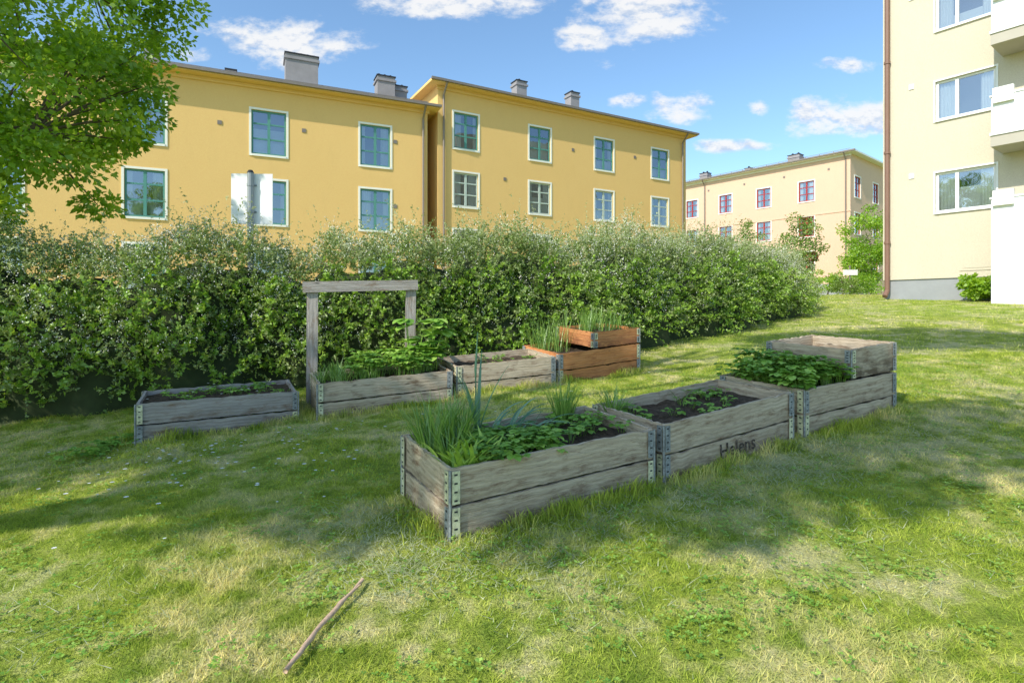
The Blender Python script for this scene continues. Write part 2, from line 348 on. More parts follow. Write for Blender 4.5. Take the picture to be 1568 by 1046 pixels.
def mkbed(FL,FR,depth,zb,zt,woodm,seed,soil=.08,nb=2,name='pallet_collar_planter'):
    e=empty(name); F=Vector(FL);Rr=Vector(FR); d=(Rr-F).normalized(); bk=Vector((-d.y,d.x))
    pts=[F,Rr,F+bk*depth,Rr+bk*depth]; zb=sink(zb,[(p.x,p.y) for p in pts])
    return e,bed(e,FL,FR,depth,zb,zt,woodm,nb,seed,soil)
e1,B1=mkbed((-.345,3.2),(.985,3.99),.77,(0,.07,.05,.11),(.407,.473,.458,.524),m_wood,10)
e5,B5=mkbed((1.08,4.05),(2.37,4.82),.77,(.08,.16,.13,.2),(.49,.61,.53,.64),m_wood,20,.10)
e6,B6=mkbed((2.50,4.87),(3.79,5.64),.85,(.16,.26,.22,.32),(.62,.69,.67,.74),m_wood,30,.06)
B6u=bed(e6,(3.126,5.244),(3.79,5.64),.85,(.659,.695,.709,.745),(.94,.99,.98,1.03),m_wood,1,35,.22)
e7,B7=mkbed((-3.62,5.48),(-2.33,6.18),.77,(0,.03,.02,.05),(.40,.425,.43,.47),m_woodg,40,.05)
e2,B2=mkbed((-2.08,6.10),(-.72,6.72),.77,(.11,.2,.17,.25),(.516,.59,.56,.65),m_wood,50,.06)
e3,B3=mkbed((-.66,6.85),(.55,7.40),.77,(.22,.27,.3,.36),(.63,.705,.68,.76),m_wood,60,.09)
e4,B4=mkbed((.62,7.45),(1.83,8.20),.85,(.3,.38,.38,.42),(.73,.82,.80,.88),m_woodo,70,.08)
B4u=bed(e4,(1.12,7.76),(1.83,8.20),.85,(.775,.826,.845,.886),(1.0,1.05,1.06,1.10),m_woodo,1,75,.05)
fc=bpy.data.curves.new('lettering','FONT'); fc.body='Helens'; fc.size=.155; fc.extrude=.0006; fc.offset=.002
fo=bpy.data.objects.new('lettering',fc); scene.collection.objects.link(fo)
d=B5.d; o3=Vector((d.y,-d.x,0)); p0=B5.FL+d*.58
slope=Vector((d.x,d.y,.08)).normalized(); upv=o3.cross(slope)
fo.matrix_world=Matrix((( slope.x,upv.x,o3.x,p0.x+o3.x*.0125),(slope.y,upv.y,o3.y,p0.y+o3.y*.0125),(slope.z,upv.z,o3.z,.165),(0,0,0,1)))
ms,nt,out=mat('worn_stencil_paint'); n1=noise(nt,pos(nt),45,4,.7)
pbr(nt,out,ramp(nt,n1,[(.48,(.045,.035,.03)),(.68,(.25,.19,.14))]),.9); fc.materials.append(ms); fo.parent=e5
tf=empty('wooden_trellis_frame'); mb=MB()
def board(mb,A,Bv,w,t,side,seed=0):
    A=Vector(A);Bv=Vector(Bv); d=(Bv-A).normalized(); s=Vector(side); s=(s-d*s.dot(d)).normalized(); q=d.cross(s)
    L=(Bv-A).length; vs=[]
    for P in (A,Bv):
        for a,b in ((-1,-1),(1,-1),(1,1),(-1,1)): vs.append(P+s*a*w/2+q*b*t/2)
    ou=seed*3.3
    fs=[(0,3,2,1),(4,5,6,7),(0,1,5,4),(1,2,6,5),(2,3,7,6),(3,0,4,7)]
    uv=[[(ou,0),(ou,.1),(ou+.1,.1),(ou+.1,0)]]*2+[[(ou,ou+k),(ou,ou+k+w),(ou+L,ou+k+w),(ou+L,ou+k)] for k in range(4)]
    mb.add(vs,fs,0,uv,.05)
board(mb,(-2.43,6.90,.1),(-2.42,6.90,1.52),.13,.035,(1,.35,0),1)
board(mb,(-1.33,7.37,.2),(-1.31,7.37,1.56),.13,.035,(1,.35,0),2)
board(mb,(-2.51,6.82,1.575),(-1.22,7.36,1.625),.13,.03,(0,0,1),3)
mb.build('posts_and_top_rail',[m_woodg],tf)
# ------------------------------------------------------------------ bed plants
def blade_strip(mb,base,az,h,lean,w,droop,rnd,segs=6,matI=0):
    vs=[];p=Vector(base); el=math.pi/2-lean*random.uniform(.3,1); dirh=Vector((math.cos(az),math.sin(az),0)); side=Vector((-dirh.y,dirh.x,0))
    st=h/segs
    for i in range(segs+1):
        t=i/segs; ww=w*(1-t**2.2)*.5+.0005
        vs+=[p-side*ww,p+side*ww+Vector((0,0,ww*.3))]
        p=p+(dirh*math.cos(el)+Vector((0,0,math.sin(el))))*st; el-=droop/segs
    mb.add(vs,[(2*i,2*i+1,2*i+3,2*i+2) for i in range(segs)],matI,None,rnd)
def clump(mb,base,n,h,spread,w,lean=.5,droop=.6,matI=0):
    for _ in range(n):
        a=random.uniform(0,6.283); r=spread*math.sqrt(random.random())
        blade_strip(mb,(base[0]+r*math.cos(a),base[1]+r*math.sin(a),base[2]-.01),a+random.uniform(-.8,.8),h*random.uniform(.55,1.05),lean,w*random.uniform(.7,1.2),droop*random.uniform(.2,1.6),random.random(),6,matI)
def leaflet(mb,c,az,tilt,L,W,rnd,matI=0):
    d=Vector((math.cos(az)*math.cos(tilt),math.sin(az)*math.cos(tilt),math.sin(tilt))); s=Vector((-math.sin(az),math.cos(az),0)); u=s.cross(d)*-1
    if u.z<0: u=-u
    prof=[(.18,.55),(.42,.95),(.66,1.0),(.86,.72),(1.0,.12)]
    mid=[c+d*L*t-u*L*.18*(t**2) for t,_ in prof]; lf=[m+s*W*.5*w+u*W*.12*w for m,(t,w) in zip(mid,prof)]; rt=[m-s*W*.5*w+u*W*.12*w for m,(t,w) in zip(mid,prof)]
    vs=[c]+mid+lf+rt; fs=[(0,1,6),(0,11,1)]
    for i in range(4): fs+=[(1+i,2+i,7+i,6+i),(11+i,12+i,2+i,1+i)]
    mb.add(vs,fs,matI,None,rnd)
def strawberry(mb,base,n,rad,h,L,matI=0):
    for _ in range(n):
        a=random.uniform(0,6.283); r=rad*math.sqrt(random.random()); hh=h*random.uniform(.45,1.1)
        c=Vector((base[0]+r*math.cos(a),base[1]+r*math.sin(a),base[2]+hh))
        b=Vector((base[0]+r*.3*math.cos(a),base[1]+r*.3*math.sin(a),base[2]-.01))
        tube(mb,[b,(b+c)/2+Vector((0,0,.01)),c],[.0016,.0014,.001],3,matI,.6)
        az=a+random.uniform(-.6,.6); tl=random.uniform(-.35,.35); l=L*random.uniform(.65,1.15); rr=random.random()
        for k in (-1,0,1): leaflet(mb,c,az+k*1.15,tl+random.uniform(-.15,.15),l*(1 if k==0 else .9),l*.85,rr+random.uniform(-.08,.08),matI)
def plant(name,fn,mats,parent=None):
    mb=MB(); fn(mb); return mb.build(name,mats,parent,False)
def f(mb):
    for u,v,n,h in ((.05,.62,60,.38),(.11,.75,80,.45),(.17,.62,60,.40),(.09,.45,45,.30),(.24,.8,45,.40),(.2,.9,45,.42),(.06,.85,40,.40)): clump(mb,B1.pt(u,v),n,h,.05,.009,.42,.6)
plant('chive_clump',f,[m_chive])
plant('chive_clump',lambda mb:[clump(mb,B1.pt(u,v),n,h,.045,.007,.35,.4) for u,v,n,h in ((.80,.86,90,.38),(.85,.9,60,.34))],[m_chive])
def f(mb):
    b=B1.pt(.31,.78)
    tube(mb,[b,(b[0]-.01,b[1],b[2]+.25),(b[0]-.015,b[1],b[2]+.5),(b[0]+.0,b[1],b[2]+.76)],[.014,.012,.009,.002],7,0,.5)
    for a,h,l in ((.3,.6,.25),(2.6,.55,.3),(1.5,.68,.15),(4.2,.5,.4),(3.5,.62,.2)): blade_strip(mb,b,a,h,l,.03,.5,random.random(),8)
    for k in range(26):
        q=B1.pt(random.uniform(.26,.6),random.uniform(.6,.92)); blade_strip(mb,q,random.uniform(-.6,1.2),random.uniform(.25,.5),.9,.020,1.4,random.random(),8)
plant('leek_plant',f,[m_leek])
def f(mb):
    for _ in range(90):
        q=B1.pt(random.uniform(.03,.24),random.uniform(.06,.40)); a=random.uniform(0,6.28)
        blade_strip(mb,q,a,random.uniform(.12,.27),.6,.028,.9,random.random(),6)
plant('tulip_leaf_clump',f,[m_lily])
def f(mb):
    for _ in range(28): strawberry(mb,B1.pt(random.uniform(.16,.54),random.uniform(.06,.6)),9,.10,.12,.056)
    for _ in range(16): strawberry(mb,B1.pt(random.uniform(.5,.96),random.uniform(.3,.85)),8,.09,.09,.05)
    for _ in range(6): strawberry(mb,B1.pt(random.uniform(.3,.6),random.uniform(.55,.9)),6,.08,.07,.045)
plant('strawberry_plants',f,[m_straw])
def f(mb):
    for _ in range(16): strawberry(mb,B5.pt(random.uniform(.08,.92),random.uniform(.2,.9)),6,.08,.07,.045)
plant('strawberry_plants',f,[m_straw])
plant('grass_clump',lambda mb:[clump(mb,B5.pt(u,v),n,h,.05,.007,.6,.7) for u,v,n,h in ((.05,.85,60,.32),(.12,.9,40,.27),(.55,.8,10,.2))],[m_chive])
def f(mb):
    for _ in range(90):
        u=random.uniform(.02,.48); strawberry(mb,B6.pt(u,random.uniform(.04,.96)),9,.10,.13+.14*math.sin(min(1,u/.4)*2.6),.07)
plant('strawberry_plants',f,[m_straw])
def f(mb):
    for _ in range(54): strawberry(mb,B2.pt(random.uniform(.28,.98),random.uniform(.1,.95)),8,.1,.26,.07)
plant('strawberry_plants',f,[m_straw])
def f(mb):
    for _ in range(34): clump(mb,B2.pt(random.uniform(.02,.45),random.uniform(.1,.9)),10,.28,.05,.008,.6,.7)
plant('grass_clump',f,[m_chive])
def f(mb):
    for k in range(24):
        b=Vector(B2.pt(random.uniform(.74,.97),random.uniform(.4,.9))); a=random.uniform(0,6.28); hh=random.uniform(.2,.64)
        c=b+Vector((math.cos(a)*.13,math.sin(a)*.13,hh)); tube(mb,[b,(b+c)/2+Vector((0,0,.05)),c],[.008,.006,.004],5,0,.8)
        for t in (-.7,0,.7): leaflet(mb,c,a+t,random.uniform(-.3,.4),.18,.15,random.random(),0)
plant('rhubarb_plant',f,[m_straw])
def f(mb):
    for _ in range(34): strawberry(mb,B7.pt(random.uniform(.04,.96),random.uniform(.1,.92)),4,.07,.06,.042)
    for _ in range(16):
        q=Vector(B7.pt(random.random(),random.random()))+Vector((0,0,.08))
        for k in range(5): leaflet(mb,q,k*1.25,.3,.014,.011,.5,1)
plant('strawberry_plants',f,[m_straw,m_flower])
def f(mb):
    for _ in range(12): strawberry(mb,B3.pt(random.uniform(.1,.9),random.uniform(.2,.9)),4,.07,.07,.042)
plant('strawberry_plants',f,[m_straw])
def f(mb):
    for _ in range(24): clump(mb,B4u.pt(random.uniform(.05,.95),random.uniform(.1,.92)),13,.38,.06,.008,.4,.4)
    for _ in range(14): clump(mb,B4.pt(random.uniform(.03,.35),random.uniform(.5,.97)),11,.54,.05,.008,.3,.4)
    for _ in range(12):
        q=Vector(B4u.pt(random.random()*1.2-.3,random.random()))+Vector((0,0,.2+random.random()*.14))
        for k in range(6): leaflet(mb,q,k*1.05,.3,.02,.016,.5,1)
plant('onion_grass_clump',f,[m_chive,plain('yellow_petals',(.8,.6,.03),.7)])
def f(mb):
    for _ in range(22):
        x=-3.85+random.uniform(-.2,.18); y=5.35+random.uniform(-.25,.25); strawberry(mb,(x,y,g(x,y)),5,.08,.09,.045)
plant('wild_strawberry_patch',f,[m_straw])
def f(mb):
    for x,y in zip(*clov):
        c=Vector((x,y,g(x,y)+random.uniform(.012,.04))); a=random.uniform(0,6.28); L=random.uniform(.010,.02); r=random.random()
        for k in range(3):
            d=Vector((math.cos(a+k*2.1),math.sin(a+k*2.1),random.uniform(0,.5)))*L; s=Vector((-d.y,d.x,0))*.45
            mb.add([c,c+d*.6-s,c+d,c+d*.6+s],[(0,1,2,3)],0,None,r)
plant('clover_patch',f,[m_straw])
def f(mb):
    for _ in range(130):
        if random.random()<.9: x=random.gauss(-2.4,.8); y=random.gauss(4.8,.55)
        else: x=random.uniform(-4,3); y=random.uniform(4.5,9)
        z=g(x,y)+random.uniform(.03,.06); s=random.uniform(.009,.018)
        c=Vector((x,y,z)); tube(mb,[(x,y,z-.05),c],[.001,.001],3,1,.5)
        for k in range(7): leaflet(mb,c,k*.9,.25,s,s*.6,.5,0)
plant('daisy_flowers',f,[m_white,m_chive])
mb=MB(); pts=[]
P0=Vector((-.735,2.80));P1=Vector((-.86,2.15))
for k in range(14):
    t=k/13; q=P0.lerp(P1,t); x=q.x+.006*math.sin(t*9)-.012*math.sin(t*3.1)+random.uniform(-.003,.003); pts.append((x,q.y,g(x,q.y)+.036+.004*math.sin(t*9)))
tube(mb,pts,[(.0055+.0055*math.sin(min(1,(k+1.5)/13)*2.4))*random.uniform(.8,1.2) for k in range(14)],8); tube(mb,[pts[2],(pts[2][0]+.025,pts[2][1]+.03,pts[2][2]+.015)],[.004,.002],6)
mb.build('fallen_stick',[plain('dry_stick_bark',(.52,.36,.25),.9,0,.55,60)],None,True)
V=np.concatenate([p[0] for p in parts]);F=np.concatenate([p[1] for p in parts]);Rn=np.concatenate([p[2] for p in parts])
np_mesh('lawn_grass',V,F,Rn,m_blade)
np_mesh('cut_grass_clippings',np.concatenate([p[0] for p in clips]),np.concatenate([p[1] for p in clips]),np.concatenate([p[2] for p in clips]),m_clip)
# ------------------------------------------------------------------ hedge
hp=np.array([(-11.5,5.5),(-6.6,7.2),(-3.5,8.5),(-.1,9.8),(2.2,11.1),(4.9,13.5),(7.2,15.8),(8.2,17.0)],float)
hh=np.array([2.3,2.22,2.0,2.02,2.0,1.85,1.35,.75]); hwv=np.array([.95,.95,.95,.95,1.0,1.0,1.0,.6])
sl=np.concatenate([[0],np.cumsum(np.linalg.norm(np.diff(hp,axis=0),axis=1))]); Ls=sl[-1]
def hedge_pt(s,th,k=1.0):
    x=np.interp(s,sl,hp[:,0]); y=np.interp(s,sl,hp[:,1]); e=.3
    tx=np.interp(s+e,sl,hp[:,0])-np.interp(s-e,sl,hp[:,0]); ty=np.interp(s+e,sl,hp[:,1])-np.interp(s-e,sl,hp[:,1]); n=np.sqrt(tx*tx+ty*ty)+1e-9
    fx=ty/n; fy=-tx/n
    H=np.interp(s,sl,hh); W=np.interp(s,sl,hwv)
    lum=.17*np.sin(s*1.9+np.sin(th*3)*1.2)+.12*np.sin(s*4.3+th*4)+.08*np.sin(s*8.1-th*7)
    top=.11*np.sin(s*2.7)+.08*np.sin(s*6.1+1)+.05*np.sin(s*11)
    c=np.cos(th); sn=np.sin(th)
    lat=(W+lum)*np.sign(c)*np.abs(c)**.62*k; z=(H+top*1.0+lum*.5)*np.abs(sn)**.68*k
    px=x+fx*lat; py=y+fy*lat
    nrm=np.stack([fx*c*1.0,fy*c*1.0,sn*1.0],-1)
    return px,py,gz(px,py)+z,nrm
hedge=empty('flowering_hedge')
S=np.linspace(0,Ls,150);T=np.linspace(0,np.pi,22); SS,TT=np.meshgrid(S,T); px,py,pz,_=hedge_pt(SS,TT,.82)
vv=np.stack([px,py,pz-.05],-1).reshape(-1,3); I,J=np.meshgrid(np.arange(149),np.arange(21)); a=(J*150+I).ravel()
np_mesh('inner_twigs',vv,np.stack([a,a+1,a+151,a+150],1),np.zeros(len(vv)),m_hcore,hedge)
def shoots(n,thlo,thhi,nl,Lm,ls,c0=0.):
    s=rng.uniform(0,Ls,n); th=rng.uniform(thlo,thhi,n); px,py,pz,nr=hedge_pt(s,th,rng.uniform(.82,.98,n))
    P=np.stack([px,py,pz],1); d=nr*.8+rng.normal(0,.5,(n,3)); d[:,2]+=.55; d=norm(d); L=Lm*rng.uniform(.5,1.3,n)
    t=rng.uniform(0.05,1,(n,nl)); 
    Q=P[:,None,:]+d[:,None,:]*(L[:,None]*t)[:,:,None]; Q[:,:,2]-= (t**2*L[:,None])*.55*rng.uniform(.2,1.2,(n,1))
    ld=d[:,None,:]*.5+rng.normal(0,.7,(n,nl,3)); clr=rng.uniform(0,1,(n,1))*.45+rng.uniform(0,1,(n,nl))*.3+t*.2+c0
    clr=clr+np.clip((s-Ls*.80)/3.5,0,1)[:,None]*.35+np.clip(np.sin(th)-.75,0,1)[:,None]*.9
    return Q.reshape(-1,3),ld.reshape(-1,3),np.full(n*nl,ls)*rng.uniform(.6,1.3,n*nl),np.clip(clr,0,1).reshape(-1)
Vs=[];Fs=[];Rs=[];o=0
for args in ((9300,.05,2.0,27,.42,.040),(2900,.9,2.1,22,.80,.034,.25)):
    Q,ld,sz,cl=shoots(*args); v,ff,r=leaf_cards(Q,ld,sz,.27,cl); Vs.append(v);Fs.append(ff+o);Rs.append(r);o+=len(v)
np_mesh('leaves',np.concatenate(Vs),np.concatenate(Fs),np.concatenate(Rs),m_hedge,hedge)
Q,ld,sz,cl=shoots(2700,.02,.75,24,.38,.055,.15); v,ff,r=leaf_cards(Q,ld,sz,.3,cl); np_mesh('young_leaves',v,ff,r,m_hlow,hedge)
nb=6800; s=rng.uniform(0,Ls,nb); th=rng.uniform(.15,1.7,nb); keep=(np.sin(s*2.1+th*5)+np.sin(s*.9+1)+rng.normal(0,.9,nb))>-.3; s=s[keep];th=th[keep]
px,py,pz,nr=hedge_pt(s,th,rng.uniform(.96,1.08,len(s))); P=np.stack([px,py,pz+.05],1); k=10
ax=norm(nr*.5+rng.normal(0,.6,P.shape)+np.array([0,0,.2])); t=rng.uniform(-1,1,(len(P),k,1))*.14
Q=(P[:,None,:]+ax[:,None,:]*t+rng.normal(0,.012,(len(P),k,3))).reshape(-1,3)
v,ff,r=leaf_cards(Q,rng.normal(size=Q.shape),rng.uniform(.010,.020,len(Q)),.45,rng.uniform(0,1,len(Q))); np_mesh('blossom',v,ff,r,m_flower,hedge)
# ------------------------------------------------------------------ trees
def tree(name,base,top,cen,rad,ncl,nleaf,clr,lsize,mat_leaf,trunk=.16,shell=.55,seed=1,gap=-.16):
    rs=random.Random(seed); e=empty(name); mb=MB(); base=Vector(base); top=Vector(top); cen=Vector(cen)
    tp=[base.lerp(top,t)+Vector((math.sin(t*5+seed)*.06,math.cos(t*4)*.05,0)) for t in np.linspace(0,1,7)]
    tube(mb,tp,[trunk*(1.25-.7*t) for t in np.linspace(0,1,7)],10)
    C=[]
    while len(C)<ncl:
        p=Vector((rs.gauss(0,1),rs.gauss(0,1),rs.gauss(0,1))).normalized()*(rs.uniform(shell,1) if rs.random()<.8 else rs.uniform(.2,1))
        q=Vector((p.x*rad[0],p.y*rad[1],p.z*rad[2]))
        if mnoise.noise(q*.55+Vector((seed*3.1,0,0)))<gap: continue
        C.append(cen+q)
    nm=max(5,ncl//14); mains=[]
    for i in range(nm):
        q=C[rs.randrange(ncl)]; st=base.lerp(top,rs.uniform(.45,1)); mid=st.lerp(q,.6)+Vector((0,0,.25)); 
        tube(mb,[st,st.lerp(mid,.5)+Vector((0,0,.12)),mid,q],[trunk*.42,trunk*.32,trunk*.2,trunk*.07],7); mains+= [st.lerp(mid,.5),mid,q]
    for q in C:
        m=min(mains,key=lambda a:(a-q).length); tube(mb,[m,m.lerp(q,.5)+Vector((0,0,.05)),q],[trunk*.12,trunk*.08,trunk*.03],4)
    mb.build('trunk_and_limbs',[m_bark],e,True)
    C=np.array([tuple(c) for c in C]); sz=rng.uniform(.6,1.25,ncl)*clr
    P=np.repeat(C,nleaf,0); S=np.repeat(sz,nleaf)[:,None]; off=norm(rng.normal(size=P.shape))*rng.uniform(.15,1,(len(P),1))**.6*S*np.array([1.15,1.15,.7])
    P=P+off; d=off*1.2+rng.normal(0,.45,P.shape)*S; d[:,2]-=.25*S[:,0]
    rn=np.clip(np.repeat(rng.uniform(0,1,ncl),nleaf)*.5+rng.uniform(0,.5,len(P)),0,1)
    v,ff,r=leaf_cards(P,d,lsize*rng.uniform(.6,1.25,len(P)),.36,rn); np_mesh('leaves',v,ff,r,mat_leaf,e); return e
tree('maple_tree',(-9.8,7.6,-.2),(-9.4,8,6),(-9.2,8,6.0),(4.35,3.4,4.1),340,290,.5,.10,m_tree,.22,.6,3,-.3)
# trees standing left of / behind the viewpoint that shade the garden
tree('shade_tree',(-6.9,1.6,-.5),(-6.2,.0,6.4),(-5.5,-1.5,7.4),(4.6,1.75,.9),150,190,.55,.17,m_tree,.15,.1,5,-.10)
tree('shade_tree',(-10.5,3.0,-.7),(-9.8,1.5,6.0),(-9.3,-.3,7.0),(2.6,1.5,.9),60,170,.55,.17,m_tree,.15,.1,6)
tree('shade_tree',(-5.2,2.0,-.5),(-4.4,1.6,9.5),(-2.4,.9,11.0),(3.8,1.3,.9),80,170,.5,.18,m_tree,.13,.1,8,-.02)
def bush(name,x,y,r,h,ncl,leafm,ls=.09,seed=1,nl=130):
    z=g(x,y); tree(name,(x,y,z-.1),(x,y,z+h*.6),(x,y,z+h*.55),(r,r,h*.5),ncl,nl,r*.30,ls,leafm,.05,.5,seed)
bush('round_bush',22.0,37.0,1.5,1.5,26,m_tree,.11,11)
bush('round_bush',18.3,31.5,.9,.9,14,m_brightbush,.09,12)
bush('rowan_tree',28.4,45.0,2.2,6.9,80,m_tree,.17,13)
bush('young_tree',17.4,42.5,1.3,6.4,22,m_brightbush,.16,14,80)
bush('flowering_shrub',17.0,34.0,1.8,4.6,36,m_brightbush,.13,15)
bush('leafy_shrub',13.75,16.9,.6,.85,22,m_tree,.12,16)
bush('leafy_shrub',24.5,44,1.0,2.5,14,m_tree,.12,17)
# ------------------------------------------------------------------ buildings
class Fr:
    def __init__(s,o,d,n): s.o=Vector(o);s.d=Vector(d).normalized();s.n=Vector(n).normalized()
    def P(s,u,w,z): q=s.o+s.d*u+s.n*w; return (q.x,q.y,z)
def lbox(mb,fr,u0,u1,w0,w1,z0,z1,m=0):
    mb.hexa([fr.P(u0,w0,z0),fr.P(u1,w0,z0),fr.P(u1,w1,z0),fr.P(u0,w1,z0),fr.P(u0,w0,z1),fr.P(u1,w0,z1),fr.P(u1,w1,z1),fr.P(u0,w1,z1)],m)
def wall(mb,fr,u0,u1,z0,z1,rects,m=0,mi=1,rev=.13):
    us=sorted({u0,u1,*[r[0] for r in rects],*[r[1] for r in rects]}); zs=sorted({z0,z1,*[r[2] for r in rects],*[r[3] for r in rects]})
    for i in range(len(us)-1):
        for j in range(len(zs)-1):
            cu=(us[i]+us[i+1])/2; cz=(zs[j]+zs[j+1])/2
            if any(r[0]<cu<r[1] and r[2]<cz<r[3] for r in rects): continue
            mb.quad(fr.P(us[i],0,zs[j]),fr.P(us[i+1],0,zs[j]),fr.P(us[i+1],0,zs[j+1]),fr.P(us[i],0,zs[j+1]),m)
    for a,b,c,d in rects:
        for w0,w1,mm in ((0,-rev,m),(-rev,-.7,mi)):
            mb.quad(fr.P(a,w0,c),fr.P(a,w1,c),fr.P(a,w1,d),fr.P(a,w0,d),mm); mb.quad(fr.P(b,w0,c),fr.P(b,w1,c),fr.P(b,w1,d),fr.P(b,w0,d),mm)
            mb.quad(fr.P(a,w0,c),fr.P(b,w0,c),fr.P(b,w1,c),fr.P(a,w1,c),mm); mb.quad(fr.P(a,w0,d),fr.P(b,w0,d),fr.P(b,w1,d),fr.P(a,w1,d),mm)
        mb.quad(fr.P(a,-.7,c),fr.P(b,-.7,c),fr.P(b,-.7,d),fr.P(a,-.7,d),mi)
def window(mb,fr,a,b,c,d,cas=.10,sash=.08,vs=(.5,),hs=(.36,.70),curt=True,bar=.07,si=1):
    if cas>0:
        lbox(mb,fr,a-cas,a-.002,-.02,.03,c-cas,d+cas,0); lbox(mb,fr,b+.002,b+cas,-.02,.03,c-cas,d+cas,0)
        lbox(mb,fr,a-.001,b+.001,-.02,.028,d+.002,d+cas-.002,0); lbox(mb,fr,a-.001,b+.001,-.02,.06,c-cas,c-.002,0)
    w0,w1=-.12,-.06
    lbox(mb,fr,a+.003,a+sash,w0,w1,c+.003,d-.003,si); lbox(mb,fr,b-sash,b-.003,w0,w1,c+.003,d-.003,si)
    lbox(mb,fr,a+sash,b-sash,w0+.002,w1-.002,c+.003,c+sash,si); lbox(mb,fr,a+sash,b-sash,w0+.002,w1-.002,d-sash,d-.003,si)
    W=b-a;Hh=d-c
    for v in vs: lbox(mb,fr,a+W*v-bar*.9,a+W*v+bar*.9,w0-.002,w1+.004,c+sash-.005,d-sash+.005,si)
    for h in hs: lbox(mb,fr,a+sash,b-sash,w0+.006,w1-.006,c+Hh*h-bar*.5,c+Hh*h+bar*.5,si)
    mb.quad(fr.P(a+.01,-.09,c+.01),fr.P(b-.01,-.09,c+.01),fr.P(b-.01,-.09,d-.01),fr.P(a+.01,-.09,d-.01),2)
    if curt:
        k=random.random(); spans=[]
        if k<.75: spans+=[(a+.05,a+W*random.uniform(.15,.38)),(b-W*random.uniform(.15,.38),b-.05)]
        if k>.5: zc=(c+Hh*random.uniform(.3,.65))
        for s0,s1 in spans:
            n=10
            for i in range(n):
                u0=lerp(s0,s1,i/n);u1=lerp(s0,s1,(i+1)/n); wa=-.2+.03*(i%2); wb=-.2+.03*((i+1)%2)
                mb.quad(fr.P(u0,wa,c+.05),fr.P(u1,wb,c+.05),fr.P(u1,wb,d-.02),fr.P(u0,wa,d-.02),3)
        if k>.5: mb.quad(fr.P(a+.03,-.25,c+.02),fr.P(b-.03,-.25,c+.02),fr.P(b-.03,-.25,zc),fr.P(a+.03,-.25,zc),3)
def roof_hip(mb,fr,u0,u1,dep,ze,slope,over=.55,m=0):
    a=fr.P(u0-over,over,ze);b=fr.P(u1+over,over,ze);c=fr.P(u1+over,-dep-over,ze);d=fr.P(u0-over,-dep-over,ze)
    hr=(dep/2+over)*math.tan(slope); hip=dep/2+over
    e=fr.P(u0-over+hip,-dep/2,ze+hr); f_=fr.P(u1+over-hip,-dep/2,ze+hr)
    mb.add([a,b,c,d,e,f_],[(0,1,5,4),(1,2,5),(2,3,4,5),(3,0,4)],m)
def chimney(mb,fr,u,w,wu,ww,z0,z1,pots=2):
    lbox(mb,fr,u-wu/2,u+wu/2,w-ww/2,w+ww/2,z0,z1,0); lbox(mb,fr,u-wu/2-.07,u+wu/2+.07,w-ww/2-.07,w+ww/2+.07,z1-.28,z1-.16,0)
    lbox(mb,fr,u-wu/2-.05,u+wu/2+.05,w-ww/2-.05,w+ww/2+.05,z1+.002,z1+.06,1)
    for k in range(pots):
        q=fr.P(u-wu/2+wu*(k+.5)/pots,w,z1+.06); tube(mb,[q,(q[0],q[1],q[2]+.14)],[.08,.08],8,1); tube(mb,[(q[0],q[1],q[2]+.14),(q[0],q[1],q[2]+.22)],[.12,.05],8,1)
    lbox(mb,fr,u-wu/2-.04,u+wu/2+.04,w-ww/2-.04,w+ww/2+.04,z0,z0+.25,1)
